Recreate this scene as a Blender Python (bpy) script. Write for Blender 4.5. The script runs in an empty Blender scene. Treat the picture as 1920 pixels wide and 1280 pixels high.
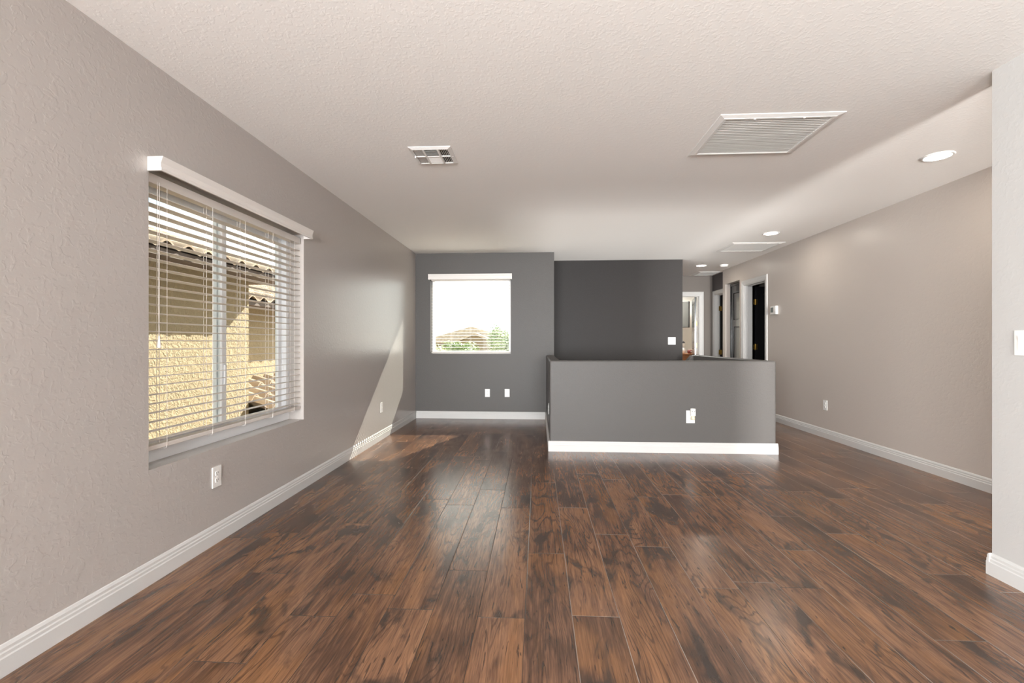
import bpy, bmesh, math, random
from mathutils import Vector, Matrix
random.seed(7)
S = bpy.context.scene
COL = S.collection
R = math.radians
H = 2.44            # ceiling height
CAM_Z = 1.128
XL, XR, YB = -1.81, 3.385, 6.72   # left wall face, right wall face, back wall face

# ------------------------------------------------------------------ camera
cd = bpy.data.cameras.new('camera')
cd.sensor_width = 36.0
cd.lens = 36.0 * 860 / 1920
cd.shift_y = 1 / 1920
cd.clip_start = 0.02
cam = bpy.data.objects.new('camera', cd)
cam.location = (0, 0, CAM_Z)
cam.rotation_euler = (R(90), 0, math.atan(48 / 860))
COL.objects.link(cam)
S.camera = cam
S.view_settings.view_transform = 'Standard'
S.view_settings.look = 'None'
S.view_settings.exposure = 0.17
S.view_settings.gamma = 1.0
S.view_settings.use_curve_mapping = False
S.cycles.max_bounces = 10
S.cycles.diffuse_bounces = 6
S.cycles.glossy_bounces = 4
S.cycles.transparent_max_bounces = 24
S.cycles.sample_clamp_indirect = 6.0
S.cycles.caustics_reflective = False
S.cycles.caustics_refractive = False

# ------------------------------------------------------------------ sky
W = bpy.data.worlds.new('sky')
S.world = W
W.use_nodes = True
wn, wl = W.node_tree.nodes, W.node_tree.links
wn.clear()
wo = wn.new('ShaderNodeOutputWorld')
bg = wn.new('ShaderNodeBackground')
tc = wn.new('ShaderNodeTexCoord')
mp = wn.new('ShaderNodeMapping')
mp.inputs['Scale'].default_value = (1.0, 1.0, 2.6)
mp.inputs['Location'].default_value = (0.35, 0.1, 0.0)
nz = wn.new('ShaderNodeTexNoise')
nz.inputs['Scale'].default_value = 2.2
nz.inputs['Detail'].default_value = 6
nz.inputs['Roughness'].default_value = 0.55
rp = wn.new('ShaderNodeValToRGB')
rp.color_ramp.elements[0].position = 0.42
rp.color_ramp.elements[0].color = (0.42, 0.70, 0.92, 1)
rp.color_ramp.elements[1].position = 0.56
rp.color_ramp.elements[1].color = (1.25, 1.24, 1.19, 1)
wl.new(tc.outputs['Generated'], mp.inputs['Vector'])
wl.new(mp.outputs['Vector'], nz.inputs['Vector'])
wl.new(nz.outputs['Fac'], rp.inputs['Fac'])
dt = wn.new('ShaderNodeVectorMath'); dt.operation = 'DOT_PRODUCT'
dt.inputs[1].default_value = Vector((0.25, 0.70, 0.55)).normalized()
wl.new(tc.outputs['Generated'], dt.inputs[0])
mr = wn.new('ShaderNodeMapRange'); mr.interpolation_type = 'SMOOTHSTEP'
mr.inputs['From Min'].default_value = 0.35; mr.inputs['From Max'].default_value = 0.95
mr.inputs['To Min'].default_value = 1.0; mr.inputs['To Max'].default_value = 3.0
wl.new(dt.outputs['Value'], mr.inputs['Value'])
wl.new(mr.outputs['Result'], bg.inputs['Strength'])
hz = wn.new('ShaderNodeMapRange')
hz.inputs['From Min'].default_value = 1.0; hz.inputs['From Max'].default_value = 3.0; hz.inputs['To Max'].default_value = 0.75
hm = wn.new('ShaderNodeMix'); hm.data_type = 'RGBA'
hm.inputs[7].default_value = (1.22, 1.19, 1.10, 1)
wl.new(mr.outputs['Result'], hz.inputs['Value'])
wl.new(hz.outputs['Result'], hm.inputs[0])
wl.new(rp.outputs['Color'], hm.inputs[6])
wl.new(hm.outputs[2], bg.inputs['Color'])
wl.new(bg.outputs['Background'], wo.inputs['Surface'])

# ------------------------------------------------------------------ sun, sky portals and added fill lights
sl = bpy.data.lights.new('sun', 'SUN')
sl.energy = 19.0
sl.angle = R(0.2)
sl.color = (1.0, 0.93, 0.82)
sun = bpy.data.objects.new('sun', sl)
sun.rotation_euler = Vector((-0.25, -0.70, -0.55)).to_track_quat('-Z', 'Y').to_euler()
sun.location = (6, 16, 14)
COL.objects.link(sun)

def area(name, loc, direction, sx, sy, power, color=(1, 1, 1), portal=False):
    l = bpy.data.lights.new(name, 'AREA')
    l.shape = 'RECTANGLE'
    l.size, l.size_y = sx, sy
    l.energy = power
    l.color = color
    o = bpy.data.objects.new(name, l)
    o.location = loc
    o.rotation_euler = Vector(direction).to_track_quat('-Z', 'Y').to_euler()
    COL.objects.link(o)
    if portal:
        l.cycles.is_portal = True
    return o

area('portal_left', (-2.03, 2.75, 1.25), (1, 0, 0), 1.4, 1.4, 1, portal=True)
area('portal_back', (-0.99, 6.95, 1.5), (0, -1, 0), 1.2, 1.15, 1, portal=True)
# unseen fill light added behind the camera to brighten the room
area('fill_rear', (0.15, -8.8, 1.22), (0, 1, 0.25), 3.6, 2.2, 1300, (0.97, 0.99, 1.0))
# more unseen fill lights, added to even out the brightness
# fill added on the left behind the viewer to lift the right wall
area('fill_left', (-1.70, -2.6, 1.25), (1, 0.7, 0.25), 2.0, 1.5, 410, (0.97, 0.99, 1.0))
# fills added in the side corridor and down the stairwell for wall and ceiling
area('fill_corridor', (2.86, -3.95, 1.2), (0, 1, 0), 0.84, 2.1, 900, (1.0, 0.98, 0.95))
area('fill_stairs', (1.26, 6.15, -2.6), (0, 0, 1), 1.8, 2.3, 75, (1.0, 0.97, 0.93))
area('fill_bedroom', (2.9, 10.9, 2.36), (0, 0, -1), 0.6, 0.6, 95, (1.0, 0.98, 0.94))  # ceiling fill added to brighten the bedroom, no fixture modelled

# ------------------------------------------------------------------ node helpers
def mat(name, color=(0.8, 0.8, 0.8), rough=0.5, metal=0.0, spec=0.5, emis=None, estr=0.0, coat=0.0):
    m = bpy.data.materials.new(name)
    m.use_nodes = True
    b = m.node_tree.nodes['Principled BSDF']
    b.inputs['Base Color'].default_value = (*color, 1)
    b.inputs['Roughness'].default_value = rough
    b.inputs['Metallic'].default_value = metal
    b.inputs['Specular IOR Level'].default_value = spec
    b.inputs['Coat Weight'].default_value = coat
    if emis:
        b.inputs['Emission Color'].default_value = (*emis, 1)
        b.inputs['Emission Strength'].default_value = estr
    return m

class NT:
    """small helper to wire nodes"""
    def __init__(self, m):
        self.n, self.l = m.node_tree.nodes, m.node_tree.links
        self.b = self.n['Principled BSDF']
    def new(self, t, **kw):
        x = self.n.new(t)
        for k, v in kw.items():
            setattr(x, k, v)
        return x
    def put(self, sock, v):
        if isinstance(v, bpy.types.NodeSocket):
            self.l.new(v, sock)
        else:
            sock.default_value = v
    def math(self, op, a, b=0.0, c=0.0, clamp=False):
        x = self.new('ShaderNodeMath', operation=op, use_clamp=clamp)
        self.put(x.inputs[0], a); self.put(x.inputs[1], b); self.put(x.inputs[2], c)
        return x.outputs[0]
    def comb(self, x, y, z):
        c = self.new('ShaderNodeCombineXYZ')
        self.put(c.inputs[0], x); self.put(c.inputs[1], y); self.put(c.inputs[2], z)
        return c.outputs[0]
    def noise(self, vec, scale=1.0, detail=2.0, rough=0.5, dist=0.0):
        x = self.new('ShaderNodeTexNoise')
        self.put(x.inputs['Vector'], vec)
        x.inputs['Scale'].default_value = scale
        x.inputs['Detail'].default_value = detail
        x.inputs['Roughness'].default_value = rough
        x.inputs['Distortion'].default_value = dist
        return x.outputs['Fac']
    def ramp(self, fac, stops):
        x = self.new('ShaderNodeValToRGB')
        e = x.color_ramp.elements
        while len(e) < len(stops):
            e.new(0.5)
        for i, (p, c) in enumerate(stops):
            e[i].position = p
            e[i].color = (*c, 1) if len(c) == 3 else c
        self.put(x.inputs['Fac'], fac)
        return x.outputs['Color']
    def mix(self, fac, a, b, blend='MIX'):
        x = self.new('ShaderNodeMix', data_type='RGBA', blend_type=blend)
        self.put(x.inputs[0], fac)
        for s, v in ((x.inputs[6], a), (x.inputs[7], b)):
            if isinstance(v, bpy.types.NodeSocket): self.l.new(v, s)
            else: s.default_value = (*v, 1)
        return x.outputs[2]
    def smooth(self, v, lo, hi):
        x = self.new('ShaderNodeMapRange', interpolation_type='SMOOTHSTEP')
        self.put(x.inputs['Value'], v)
        x.inputs['From Min'].default_value = lo
        x.inputs['From Max'].default_value = hi
        return x.outputs['Result']
    def bump(self, height, strength, distance):
        x = self.new('ShaderNodeBump')
        x.inputs['Strength'].default_value = strength
        x.inputs['Distance'].default_value = distance
        self.put(x.inputs['Height'], height)
        self.l.new(x.outputs['Normal'], self.b.inputs['Normal'])
    def pos(self):
        return self.new('ShaderNodeNewGeometry').outputs['Position']

def paint(name, color, rough, bump_d=0.0022, scale=38.0, spec=0.5, strength=0.17):
    """hand-textured wall paint: knock-down blobs plus fine orange peel"""
    m = mat(name, color, rough, spec=spec)
    t = NT(m)
    p = t.pos()
    blobs = t.smooth(t.noise(p, scale, 2.0, 0.5, 0.6), 0.50, 0.64)
    peel = t.noise(p, scale * 3.1, 2.0)
    h = t.math('ADD', blobs, t.math('MULTIPLY', peel, 0.45))
    t.bump(h, strength, bump_d)
    tone = t.noise(p, 1.3, 3.0)
    f = t.math('MULTIPLY', t.math('SUBTRACT', tone, 0.5), 0.10)
    c = t.mix(t.math('ADD', f, 0.5, clamp=True), tuple(v * 0.93 for v in color), tuple(min(1, v * 1.07) for v in color))
    t.l.new(c, t.b.inputs['Base Color'])
    return m

M = {}
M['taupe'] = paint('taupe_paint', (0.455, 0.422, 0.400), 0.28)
M['taupe_right'] = paint('lit_taupe_paint', (0.57, 0.515, 0.475), 0.36, strength=0.12)  # taupe lightened to stand in for light missing on the right wall
M['near'] = paint('pale_greige_paint', (0.535, 0.525, 0.515), 0.5, strength=0.09)
M['ceil'] = paint('ceiling_paint', (0.915, 0.905, 0.885), 0.85, 0.002, 45.0, 0.2, 0.15)
M['char'] = paint('charcoal_paint', (0.098, 0.092, 0.088), 0.42, 0.0016, 85.0, 0.25, 0.35)
M['dark'] = paint('shaded_charcoal_paint', (0.038, 0.035, 0.034), 0.45, 0.0016, 85.0, 0.15, 0.3)  # charcoal darkened, the stairwell shade is put into the colour
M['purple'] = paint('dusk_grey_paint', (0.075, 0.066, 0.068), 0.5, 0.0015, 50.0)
M['hall'] = paint('shaded_taupe_paint', (0.15, 0.13, 0.115), 0.5, 0.0015, 50.0)  # taupe darkened to paint in the dimmer light of the hallway
M['cream'] = paint('cream_room_paint', (0.76, 0.745, 0.69), 0.6, 0.0012, 50.0)
M['trim'] = mat('white_trim_paint', (0.61, 0.605, 0.595), 0.4, spec=0.3)
M['vinyl'] = mat('white_vinyl', (0.84, 0.85, 0.87), 0.3)
M['blind'] = mat('blind_slat_white', (0.68, 0.64, 0.60), 0.45, spec=0.3)
M['valance'] = mat('valance_white', (0.82, 0.79, 0.76), 0.35)
M['cord'] = mat('blind_cord', (0.85, 0.80, 0.76), 0.7)
M['plate'] = mat('white_plastic', (0.86, 0.85, 0.83), 0.28)
M['slot'] = mat('dark_slot', (0.03, 0.03, 0.03), 0.5)
M['brass'] = mat('brass', (0.80, 0.56, 0.16), 0.25, metal=1.0)
M['blackdoor'] = mat('black_gloss_paint', (0.010, 0.010, 0.011), 0.16, spec=0.6)
M['greydoor'] = mat('grey_door_paint', (0.20, 0.20, 0.19), 0.35)
M['grille'] = mat('white_enamel', (0.80, 0.79, 0.77), 0.45, spec=0.3)
M['duct'] = mat('duct_dark', (0.05, 0.045, 0.04), 0.8)
M['filter'] = mat('grey_filter', (0.72, 0.70, 0.67), 0.9)
M['lens'] = mat('lamp_lens', (1, 1, 1), 0.4, emis=(1.0, 0.92, 0.80), estr=80.0)
M['tvscreen'] = mat('tv_screen', (0.055, 0.055, 0.05), 0.12)
M['tvbody'] = mat('tv_black_plastic', (0.02, 0.018, 0.018), 0.45)
M['screen'] = mat('grey_display', (0.22, 0.24, 0.23), 0.2)
M['ceramic'] = mat('white_ceramic', (0.80, 0.77, 0.72), 0.25)
M['red'] = mat('dark_red_glaze', (0.16, 0.03, 0.025), 0.25)
M['candle'] = mat('cream_wax', (0.82, 0.76, 0.58), 0.5)
M['oil'] = mat('amber_oil', (0.72, 0.68, 0.50), 0.1)
M['earth'] = mat('gravel_ground', (0.42, 0.35, 0.27), 0.95)
M['bark'] = mat('bark', (0.13, 0.09, 0.06), 0.9)

# window glass: clear with a fresnel reflection
g = bpy.data.materials.new('window_glass'); g.use_nodes = True
gn, gl = g.node_tree.nodes, g.node_tree.links
gn.clear()
go = gn.new('ShaderNodeOutputMaterial'); gm = gn.new('ShaderNodeMixShader')
gt = gn.new('ShaderNodeBsdfTransparent'); gg = gn.new('ShaderNodeBsdfGlossy'); gf = gn.new('ShaderNodeLayerWeight')
gt.inputs['Color'].default_value = (0.96, 0.98, 0.97, 1)
gg.inputs['Roughness'].default_value = 0.02
gf.inputs['Blend'].default_value = 0.5
gp = gn.new('ShaderNodeMath'); gp.operation = 'POWER'; gp.inputs[1].default_value = 5.0
gq = gn.new('ShaderNodeMath'); gq.operation = 'MULTIPLY_ADD'; gq.inputs[1].default_value = 0.35; gq.inputs[2].default_value = 0.003
gl.new(gf.outputs['Facing'], gp.inputs[0]); gl.new(gp.outputs[0], gq.inputs[0]); gl.new(gq.outputs[0], gm.inputs[0]); gl.new(gt.outputs[0], gm.inputs[1]); gl.new(gg.outputs[0], gm.inputs[2])
gl.new(gm.outputs[0], go.inputs[0])
M['glass'] = g

# wood plank floor
def plank_floor():
    m = mat('hand_scraped_planks', rough=0.3)
    t = NT(m)
    sp = t.new('ShaderNodeSeparateXYZ'); t.l.new(t.pos(), sp.inputs[0])
    x, y = sp.outputs[0], sp.outputs[1]
    PW, PL = 0.194, 1.24
    u = t.math('DIVIDE', t.math('ADD', x, 0.052 + 20 * PW), PW)
    ix, fx = t.math('FLOOR', u), t.math('FRACT', u)
    w1 = t.new('ShaderNodeTexWhiteNoise', noise_dimensions='1D'); t.l.new(ix, w1.inputs['W'])
    v = t.math('DIVIDE', t.math('ADD', y, t.math('MULTIPLY', w1.outputs['Value'], 9.7)), PL)
    iy, fy = t.math('FLOOR', v), t.math('FRACT', v)
    w2 = t.new('ShaderNodeTexWhiteNoise', noise_dimensions='2D'); t.l.new(t.comb(ix, iy, 0.0), w2.inputs['Vector'])
    rnd = w2.outputs['Value']
    w3 = t.new('ShaderNodeTexWhiteNoise', noise_dimensions='2D'); t.l.new(t.comb(iy, ix, 0.0), w3.inputs['Vector'])
    rnd2 = w3.outputs['Value']
    ox, oy = t.math('MULTIPLY', rnd, 37.0), t.math('MULTIPLY', rnd2, 53.0)
    gx, gy = t.math('ADD', x, ox), t.math('ADD', y, oy)
    # cathedral figure: contour lines of a stretched noise
    fig = t.noise(t.comb(t.math('MULTIPLY', gx, 6.5), t.math('MULTIPLY', gy, 0.9), rnd), 1.0, 1.5, 0.5, 0.35)
    fine = t.noise(t.comb(t.math('MULTIPLY', gx, 170.0), t.math('MULTIPLY', gy, 7.0), rnd), 1.0, 3.0, 0.6, 0.4)
    rings = t.math('SINE', t.math('ADD', t.math('MULTIPLY', fig, 150.0), t.math('MULTIPLY', fine, 2.6)))
    rings = t.smooth(rings, 0.45, 1.0)
    figmask = t.smooth(t.noise(t.comb(t.math('MULTIPLY', gx, 5.0), t.math('MULTIPLY', gy, 1.1), 7.0), 1.0, 1.0), 0.42, 0.62)
    # fine pores and streaks
    mid = t.noise(t.comb(t.math('MULTIPLY', gx, 30.0), t.math('MULTIPLY', gy, 2.6), rnd), 1.0, 3.0, 0.6, 0.9)
    patch = t.noise(t.comb(t.math('MULTIPLY', gx, 6.0), t.math('MULTIPLY', gy, 2.4), rnd2), 1.0, 4.0, 0.6, 0.8)
    vo = t.new('ShaderNodeTexVoronoi')
    t.l.new(t.comb(t.math('MULTIPLY', gx, 4.2), t.math('MULTIPLY', gy, 2.0), rnd), vo.inputs['Vector'])
    vo.inputs['Scale'].default_value = 1.0
    knot = t.math('SUBTRACT', 1.0, t.smooth(t.math('ADD', vo.outputs['Distance'], t.math('MULTIPLY', t.math('SUBTRACT', mid, 0.5), 0.14)), 0.03, 0.16))
    tone = t.math('ADD', t.math('MULTIPLY', mid, 0.55), t.math('MULTIPLY', fine, 0.45))
    tone = t.math('ADD', tone, t.math('MULTIPLY', t.math('SUBTRACT', rnd, 0.5), 0.13))
    drift = t.noise(t.comb(t.math('MULTIPLY', gx, 3.2), t.math('MULTIPLY', gy, 1.6), rnd2), 1.0, 2.0, 0.55, 0.6)
    tone = t.math('ADD', tone, t.math('MULTIPLY', t.math('SUBTRACT', drift, 0.5), 0.42))
    c = t.ramp(tone, [(0.26, (0.034, 0.018, 0.011)), (0.43, (0.090, 0.045, 0.027)), (0.55, (0.165, 0.083, 0.047)), (0.72, (0.28, 0.145, 0.078))])
    amber = t.smooth(t.noise(t.comb(t.math('MULTIPLY', gx, 5.0), t.math('MULTIPLY', gy, 1.3), 11.0), 1.0, 2.0, 0.5, 0.6), 0.46, 0.68)
    c = t.mix(t.math('MULTIPLY', amber, 0.55), c, t.mix(fine, (0.10, 0.045, 0.020), (0.36, 0.165, 0.062)))
    crack = t.smooth(t.noise(t.comb(t.math('MULTIPLY', gx, 75.0), t.math('MULTIPLY', gy, 6.5), 5.0), 1.0, 2.0, 0.5, 1.1), 0.63, 0.70)
    c = t.mix(t.math('MULTIPLY', crack, 0.75), c, (0.022, 0.014, 0.011))
    c = t.mix(t.math('MULTIPLY', t.smooth(patch, 0.53, 0.68), 0.85), c, (0.030, 0.022, 0.019))
    c = t.mix(t.math('MULTIPLY', t.math('MULTIPLY', rings, figmask), 0.55), c, (0.028, 0.016, 0.011))
    c = t.mix(t.math('MULTIPLY', knot, 0.85), c, (0.018, 0.013, 0.011))
    # seams
    ex = t.math('MULTIPLY', t.math('MINIMUM', fx, t.math('SUBTRACT', 1.0, fx)), PW)
    ey = t.math('MULTIPLY', t.math('MINIMUM', fy, t.math('SUBTRACT', 1.0, fy)), PL)
    e = t.math('MINIMUM', ex, ey)
    seam = t.math('SUBTRACT', 1.0, t.smooth(e, 0.0006, 0.0018))
    pale_mix = t.math('MULTIPLY', t.smooth(t.noise(t.comb(ix, t.math('MULTIPLY', y, 0.8), 3.0), 1.0, 1.0), 0.36, 0.50), t.smooth(x, -0.1, 0.25))  # seam colour turns paler towards the right side of the floor
    sc = t.mix(pale_mix, (0.012, 0.009, 0.008), (0.34, 0.29, 0.25))
    c = t.mix(t.math('MULTIPLY', seam, 0.85), c, sc)
    t.l.new(c, t.b.inputs['Base Color'])
    ro = t.math('ADD', 0.17, t.math('MULTIPLY', patch, 0.14))
    t.l.new(ro, t.b.inputs['Roughness'])
    t.b.inputs['Specular IOR Level'].default_value = 0.55
    bevel = t.smooth(e, 0.0, 0.004)
    hgt = t.math('ADD', t.math('MULTIPLY', bevel, 1.0), t.math('ADD', t.math('MULTIPLY', fine, 0.20), t.math('ADD', t.math('MULTIPLY', mid, 0.12), t.math('MULTIPLY', rings, -0.12))))
    t.bump(hgt, 0.35, 0.0022)
    return m
M['floor'] = plank_floor()

def stucco(name, color):
    m = mat(name, color, 0.95, spec=0.1)
    t = NT(m)
    p = t.pos()
    a = t.noise(p, 20.0, 4.0, 0.65, 0.8)
    b_ = t.noise(p, 45.0, 3.0)
    h = t.math('ADD', t.smooth(a, 0.40, 0.62), t.math('MULTIPLY', b_, 0.5))
    t.bump(h, 0.8, 0.008)
    c = t.mix(a, tuple(v * 0.82 for v in color), tuple(min(1, v * 1.18) for v in color))
    t.l.new(c, t.b.inputs['Base Color'])
    return m
M['stucco'] = stucco('ochre_stucco', (0.39, 0.32, 0.215))
M['stucco2'] = stucco('tan_stucco', (0.34, 0.27, 0.20))

def tile_mat(name, c0, c1):
    m = mat(name, c0, 0.9, spec=0.2)
    t = NT(m)
    n = t.noise(t.pos(), 4.5, 3.0)
    c = t.mix(t.smooth(n, 0.35, 0.65), c0, c1)
    t.l.new(c, t.b.inputs['Base Color'])
    return m
M['tile'] = tile_mat('clay_tile', (0.42, 0.34, 0.26), (0.30, 0.23, 0.17))
M['tile_far'] = tile_mat('brightened_far_tile', (0.72, 0.62, 0.50), (0.58, 0.48, 0.38))  # roof colour brightened to imitate the overexposed view outside
M['fascia'] = mat('brown_fascia', (0.13, 0.10, 0.085), 0.8)
def leaf_mat(name, c0, c1):
    m = mat(name, c0, 0.6)
    t = NT(m)
    c = t.mix(t.smooth(t.noise(t.pos(), 1.6, 2.0), 0.3, 0.7), c0, c1)
    t.l.new(c, t.b.inputs['Base Color'])
    t.b.inputs['Transmission Weight'].default_value = 0.0
    return m
M['leaf'] = leaf_mat('leaves', (0.20, 0.30, 0.10), (0.42, 0.50, 0.22))
M['leaf2'] = leaf_mat('olive_leaves', (0.30, 0.33, 0.15), (0.52, 0.52, 0.28))
def wood_mat():
    m = mat('dresser_wood', (0.30, 0.13, 0.05), 0.4)
    t = NT(m)
    sp = t.new('ShaderNodeSeparateXYZ'); t.l.new(t.pos(), sp.inputs[0])
    n = t.noise(t.comb(t.math('MULTIPLY', sp.outputs[0], 3.0), sp.outputs[1], t.math('MULTIPLY', sp.outputs[2], 30.0)), 1.0, 3.0)
    t.l.new(t.mix(n, (0.20, 0.075, 0.03), (0.42, 0.19, 0.08)), t.b.inputs['Base Color'])
    return m
M['wood'] = wood_mat()

# ------------------------------------------------------------------ mesh helpers
class MB:
    def __init__(self):
        self.v, self.f = [], []
    def add(self, vs, fs):
        o = len(self.v)
        self.v += [tuple(p) for p in vs]
        self.f += [tuple(i + o for i in q) for q in fs]
        return self
    def box(self, x0, x1, y0, y1, z0, z1):
        x0, x1 = sorted((x0, x1)); y0, y1 = sorted((y0, y1)); z0, z1 = sorted((z0, z1))
        return self.add([(x0, y0, z0), (x1, y0, z0), (x1, y1, z0), (x0, y1, z0), (x0, y0, z1), (x1, y0, z1), (x1, y1, z1), (x0, y1, z1)],
                        [(0, 3, 2, 1), (4, 5, 6, 7), (0, 1, 5, 4), (1, 2, 6, 5), (2, 3, 7, 6), (3, 0, 4, 7)])
    def prism(self, outline, p0, p1, mapf):
        """outline: list of 2D points; mapf(a, b, s) -> 3D, extruded s from p0 to p1"""
        n = len(outline)
        vs = [mapf(a, b, p0) for a, b in outline] + [mapf(a, b, p1) for a, b in outline]
        fs = [tuple(range(n))[::-1], tuple(range(n, 2 * n))]
        fs += [(i, (i + 1) % n, n + (i + 1) % n, n + i) for i in range(n)]
        return self.add(vs, fs)
    def tube(self, pts, r, n=8):
        rings = []
        pts = [Vector(p) for p in pts]
        for i, p in enumerate(pts):
            d = (pts[min(i + 1, len(pts) - 1)] - pts[max(i - 1, 0)]).normalized()
            a = d.orthogonal().normalized(); b = d.cross(a)
            rings.append([p + (a * math.cos(2 * math.pi * k / n) + b * math.sin(2 * math.pi * k / n)) * r for k in range(n)])
        vs = [q for rg in rings for q in rg]
        fs = [tuple(range(n))[::-1], tuple(range((len(pts) - 1) * n, len(pts) * n))]
        for i in range(len(pts) - 1):
            for k in range(n):
                fs.append((i * n + k, i * n + (k + 1) % n, (i + 1) * n + (k + 1) % n, (i + 1) * n + k))
        return self.add(vs, fs)
    def lathe(self, prof, n=24, c=(0, 0, 0)):
        """prof: list of (radius, z)"""
        vs, fs = [], []
        for r, z in prof:
            for k in range(n):
                a = 2 * math.pi * k / n
                vs.append((c[0] + r * math.cos(a), c[1] + r * math.sin(a), c[2] + z))
        for i in range(len(prof) - 1):
            for k in range(n):
                fs.append((i * n + k, i * n + (k + 1) % n, (i + 1) * n + (k + 1) % n, (i + 1) * n + k))
        if prof[0][0] > 1e-6: fs.append(tuple(range(n))[::-1])
        if prof[-1][0] > 1e-6: fs.append(tuple(range((len(prof) - 1) * n, len(prof) * n)))
        return self.add(vs, fs)
    def build(self, name, m, parent=None, bevel=0.0, smooth=False, seg=2, mw=None):
        me = bpy.data.meshes.new(name)
        me.from_pydata(self.v, [], self.f)
        bm = bmesh.new(); bm.from_mesh(me)
        bmesh.ops.remove_doubles(bm, verts=bm.verts, dist=1e-5)
        bmesh.ops.recalc_face_normals(bm, faces=bm.faces)
        bm.to_mesh(me); bm.free()
        me.materials.append(m)
        if smooth:
            for p in me.polygons: p.use_smooth = True
        o = bpy.data.objects.new(name, me)
        COL.objects.link(o)
        if parent is not None: o.parent = parent
        if mw is not None: o.matrix_local = mw
        if bevel:
            b = o.modifiers.new('bevel', 'BEVEL'); b.width = bevel; b.segments = seg
            b.limit_method = 'ANGLE'; b.angle_limit = R(40)
        return o

def tag(o, label=None, cat=None, group=None, kind=None):
    if label: o['label'] = label
    if cat: o['category'] = cat
    if group: o['group'] = group
    if kind: o['kind'] = kind
    return o
def empty(name, loc=(0, 0, 0), rot=(0, 0, 0)):
    o = bpy.data.objects.new(name, None)
    o.empty_display_size = 0.1
    o.location = loc; o.rotation_euler = rot
    COL.objects.link(o)
    return o
def struct(o, label=None, cat=None):
    return tag(o, label, cat, kind='structure')
def copy_thing(root):
    r = root.copy(); COL.objects.link(r)
    for ch in list(root.children):
        c = ch.copy(); COL.objects.link(c); c.parent = r
        for gch in list(ch.children):
            d = gch.copy(); COL.objects.link(d); d.parent = c
    return r

def wall(name, axis, f0, f1, a0, a1, z0, z1, holes, m, label, cat='wall'):
    """wall slab between f0 and f1 along its normal axis, a0..a1 along its length, with rectangular holes (a0,a1,z0,z1)"""
    As = sorted({a0, a1, *[h[0] for h in holes], *[h[1] for h in holes]})
    Zs = sorted({z0, z1, *[h[2] for h in holes], *[h[3] for h in holes]})
    def P(f, a, z): return (f, a, z) if axis == 'x' else ((a, f, z) if axis == 'y' else (a, z, f))
    def solid(i, k):
        if i < 0 or k < 0 or i >= len(As) - 1 or k >= len(Zs) - 1: return False
        ca, cz = (As[i] + As[i + 1]) / 2, (Zs[k] + Zs[k + 1]) / 2
        return not any(h[0] < ca < h[1] and h[2] < cz < h[3] for h in holes)
    mb = MB()
    for i in range(len(As) - 1):
        for k in range(len(Zs) - 1):
            if not solid(i, k): continue
            A, B, C, D = As[i], As[i + 1], Zs[k], Zs[k + 1]
            for f in (f0, f1):
                mb.add([P(f, A, C), P(f, B, C), P(f, B, D), P(f, A, D)], [(0, 1, 2, 3)])
            for di, dk, e in ((-1, 0, ((A, C), (A, D))), (1, 0, ((B, C), (B, D))), (0, -1, ((A, C), (B, C))), (0, 1, ((A, D), (B, D)))):
                if not solid(i + di, k + dk):
                    (p, q), (r_, s) = e
                    mb.add([P(f0, p, q), P(f1, p, q), P(f1, r_, s), P(f0, r_, s)], [(0, 1, 2, 3)])
    return struct(mb.build(name, m), label, cat)

# ------------------------------------------------------------------ room shell
OUT = [(-2.01, 0.10, 6.92, 13.2), (0.10, 1.4, 7.55, 13.2)]      # outdoors beyond the back wall
WELL = (0.24, 2.285, 4.875, 7.43)                              # stair opening
wall('floor', 'z', -0.12, 0, -2.01, 6.2, -9.3, 13.2, OUT + [WELL], M['floor'], 'dark brown hand-scraped wood plank floor', 'floor')
wall('ceiling', 'z', H, H + 0.14, -2.01, 6.2, -9.3, 13.2, OUT, M['ceil'], 'off-white textured ceiling', 'ceiling')
# unseen stairwell shaft, cut so the added fill light reaches the ceiling
wall('wall_well_front', 'y', 4.775, 4.875, 0.14, 2.385, -2.7, -0.12, [], M['near'], 'stairwell wall below the front of the half wall', 'wall')
wall('wall_well_back', 'y', 7.43, 7.55, 0.14, 2.385, -2.7, -0.12, [], M['near'], 'stairwell wall below the dark wall', 'wall')
wall('wall_well_left', 'x', 0.14, 0.24, 4.875, 7.43, -2.7, -0.12, [], M['near'], 'left stairwell wall below the floor', 'wall')
wall('wall_well_right', 'x', 2.285, 2.385, 4.875, 7.43, -2.7, -0.12, [], M['near'], 'right stairwell wall below the floor', 'wall')
wall('floor_lower', 'z', -2.8, -2.7, 0.14, 2.385, 4.775, 7.55, [], M['near'], 'unseen floor closing the stairwell shaft under the added fill light', 'floor')
LW = (2.04, 3.46, 0.53, 1.96)       # left window opening (y0,y1,z0,z1)
BW = (-1.585, -0.395, 0.955, 2.09)  # back window opening (x0,x1,z0,z1)
wall('wall_left', 'x', XL, -2.01, -9.0, 6.92, 0, H, [LW, (-3.8, -1.4, 0.5, 2.0)], M['taupe'], 'taupe textured wall on the left with the large window')
wall('wall_back', 'y', YB, 6.92, XL, 0.24, 0, H, [BW], M['char'], 'charcoal wall at the back with the smaller window')
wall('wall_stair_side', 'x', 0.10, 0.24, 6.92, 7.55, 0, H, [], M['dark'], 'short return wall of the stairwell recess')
wall('wall_stairwell', 'y', 7.43, 7.55, 0.24, 2.30, 0, H, [], M['dark'], 'charcoal wall behind the half wall, stairwell shade painted in')
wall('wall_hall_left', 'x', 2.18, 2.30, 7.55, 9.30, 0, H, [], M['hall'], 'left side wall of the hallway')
D3 = (7.03, 7.74, 0, 2.06)
CL = (7.90, 8.49, 0, 2.17)
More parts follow.
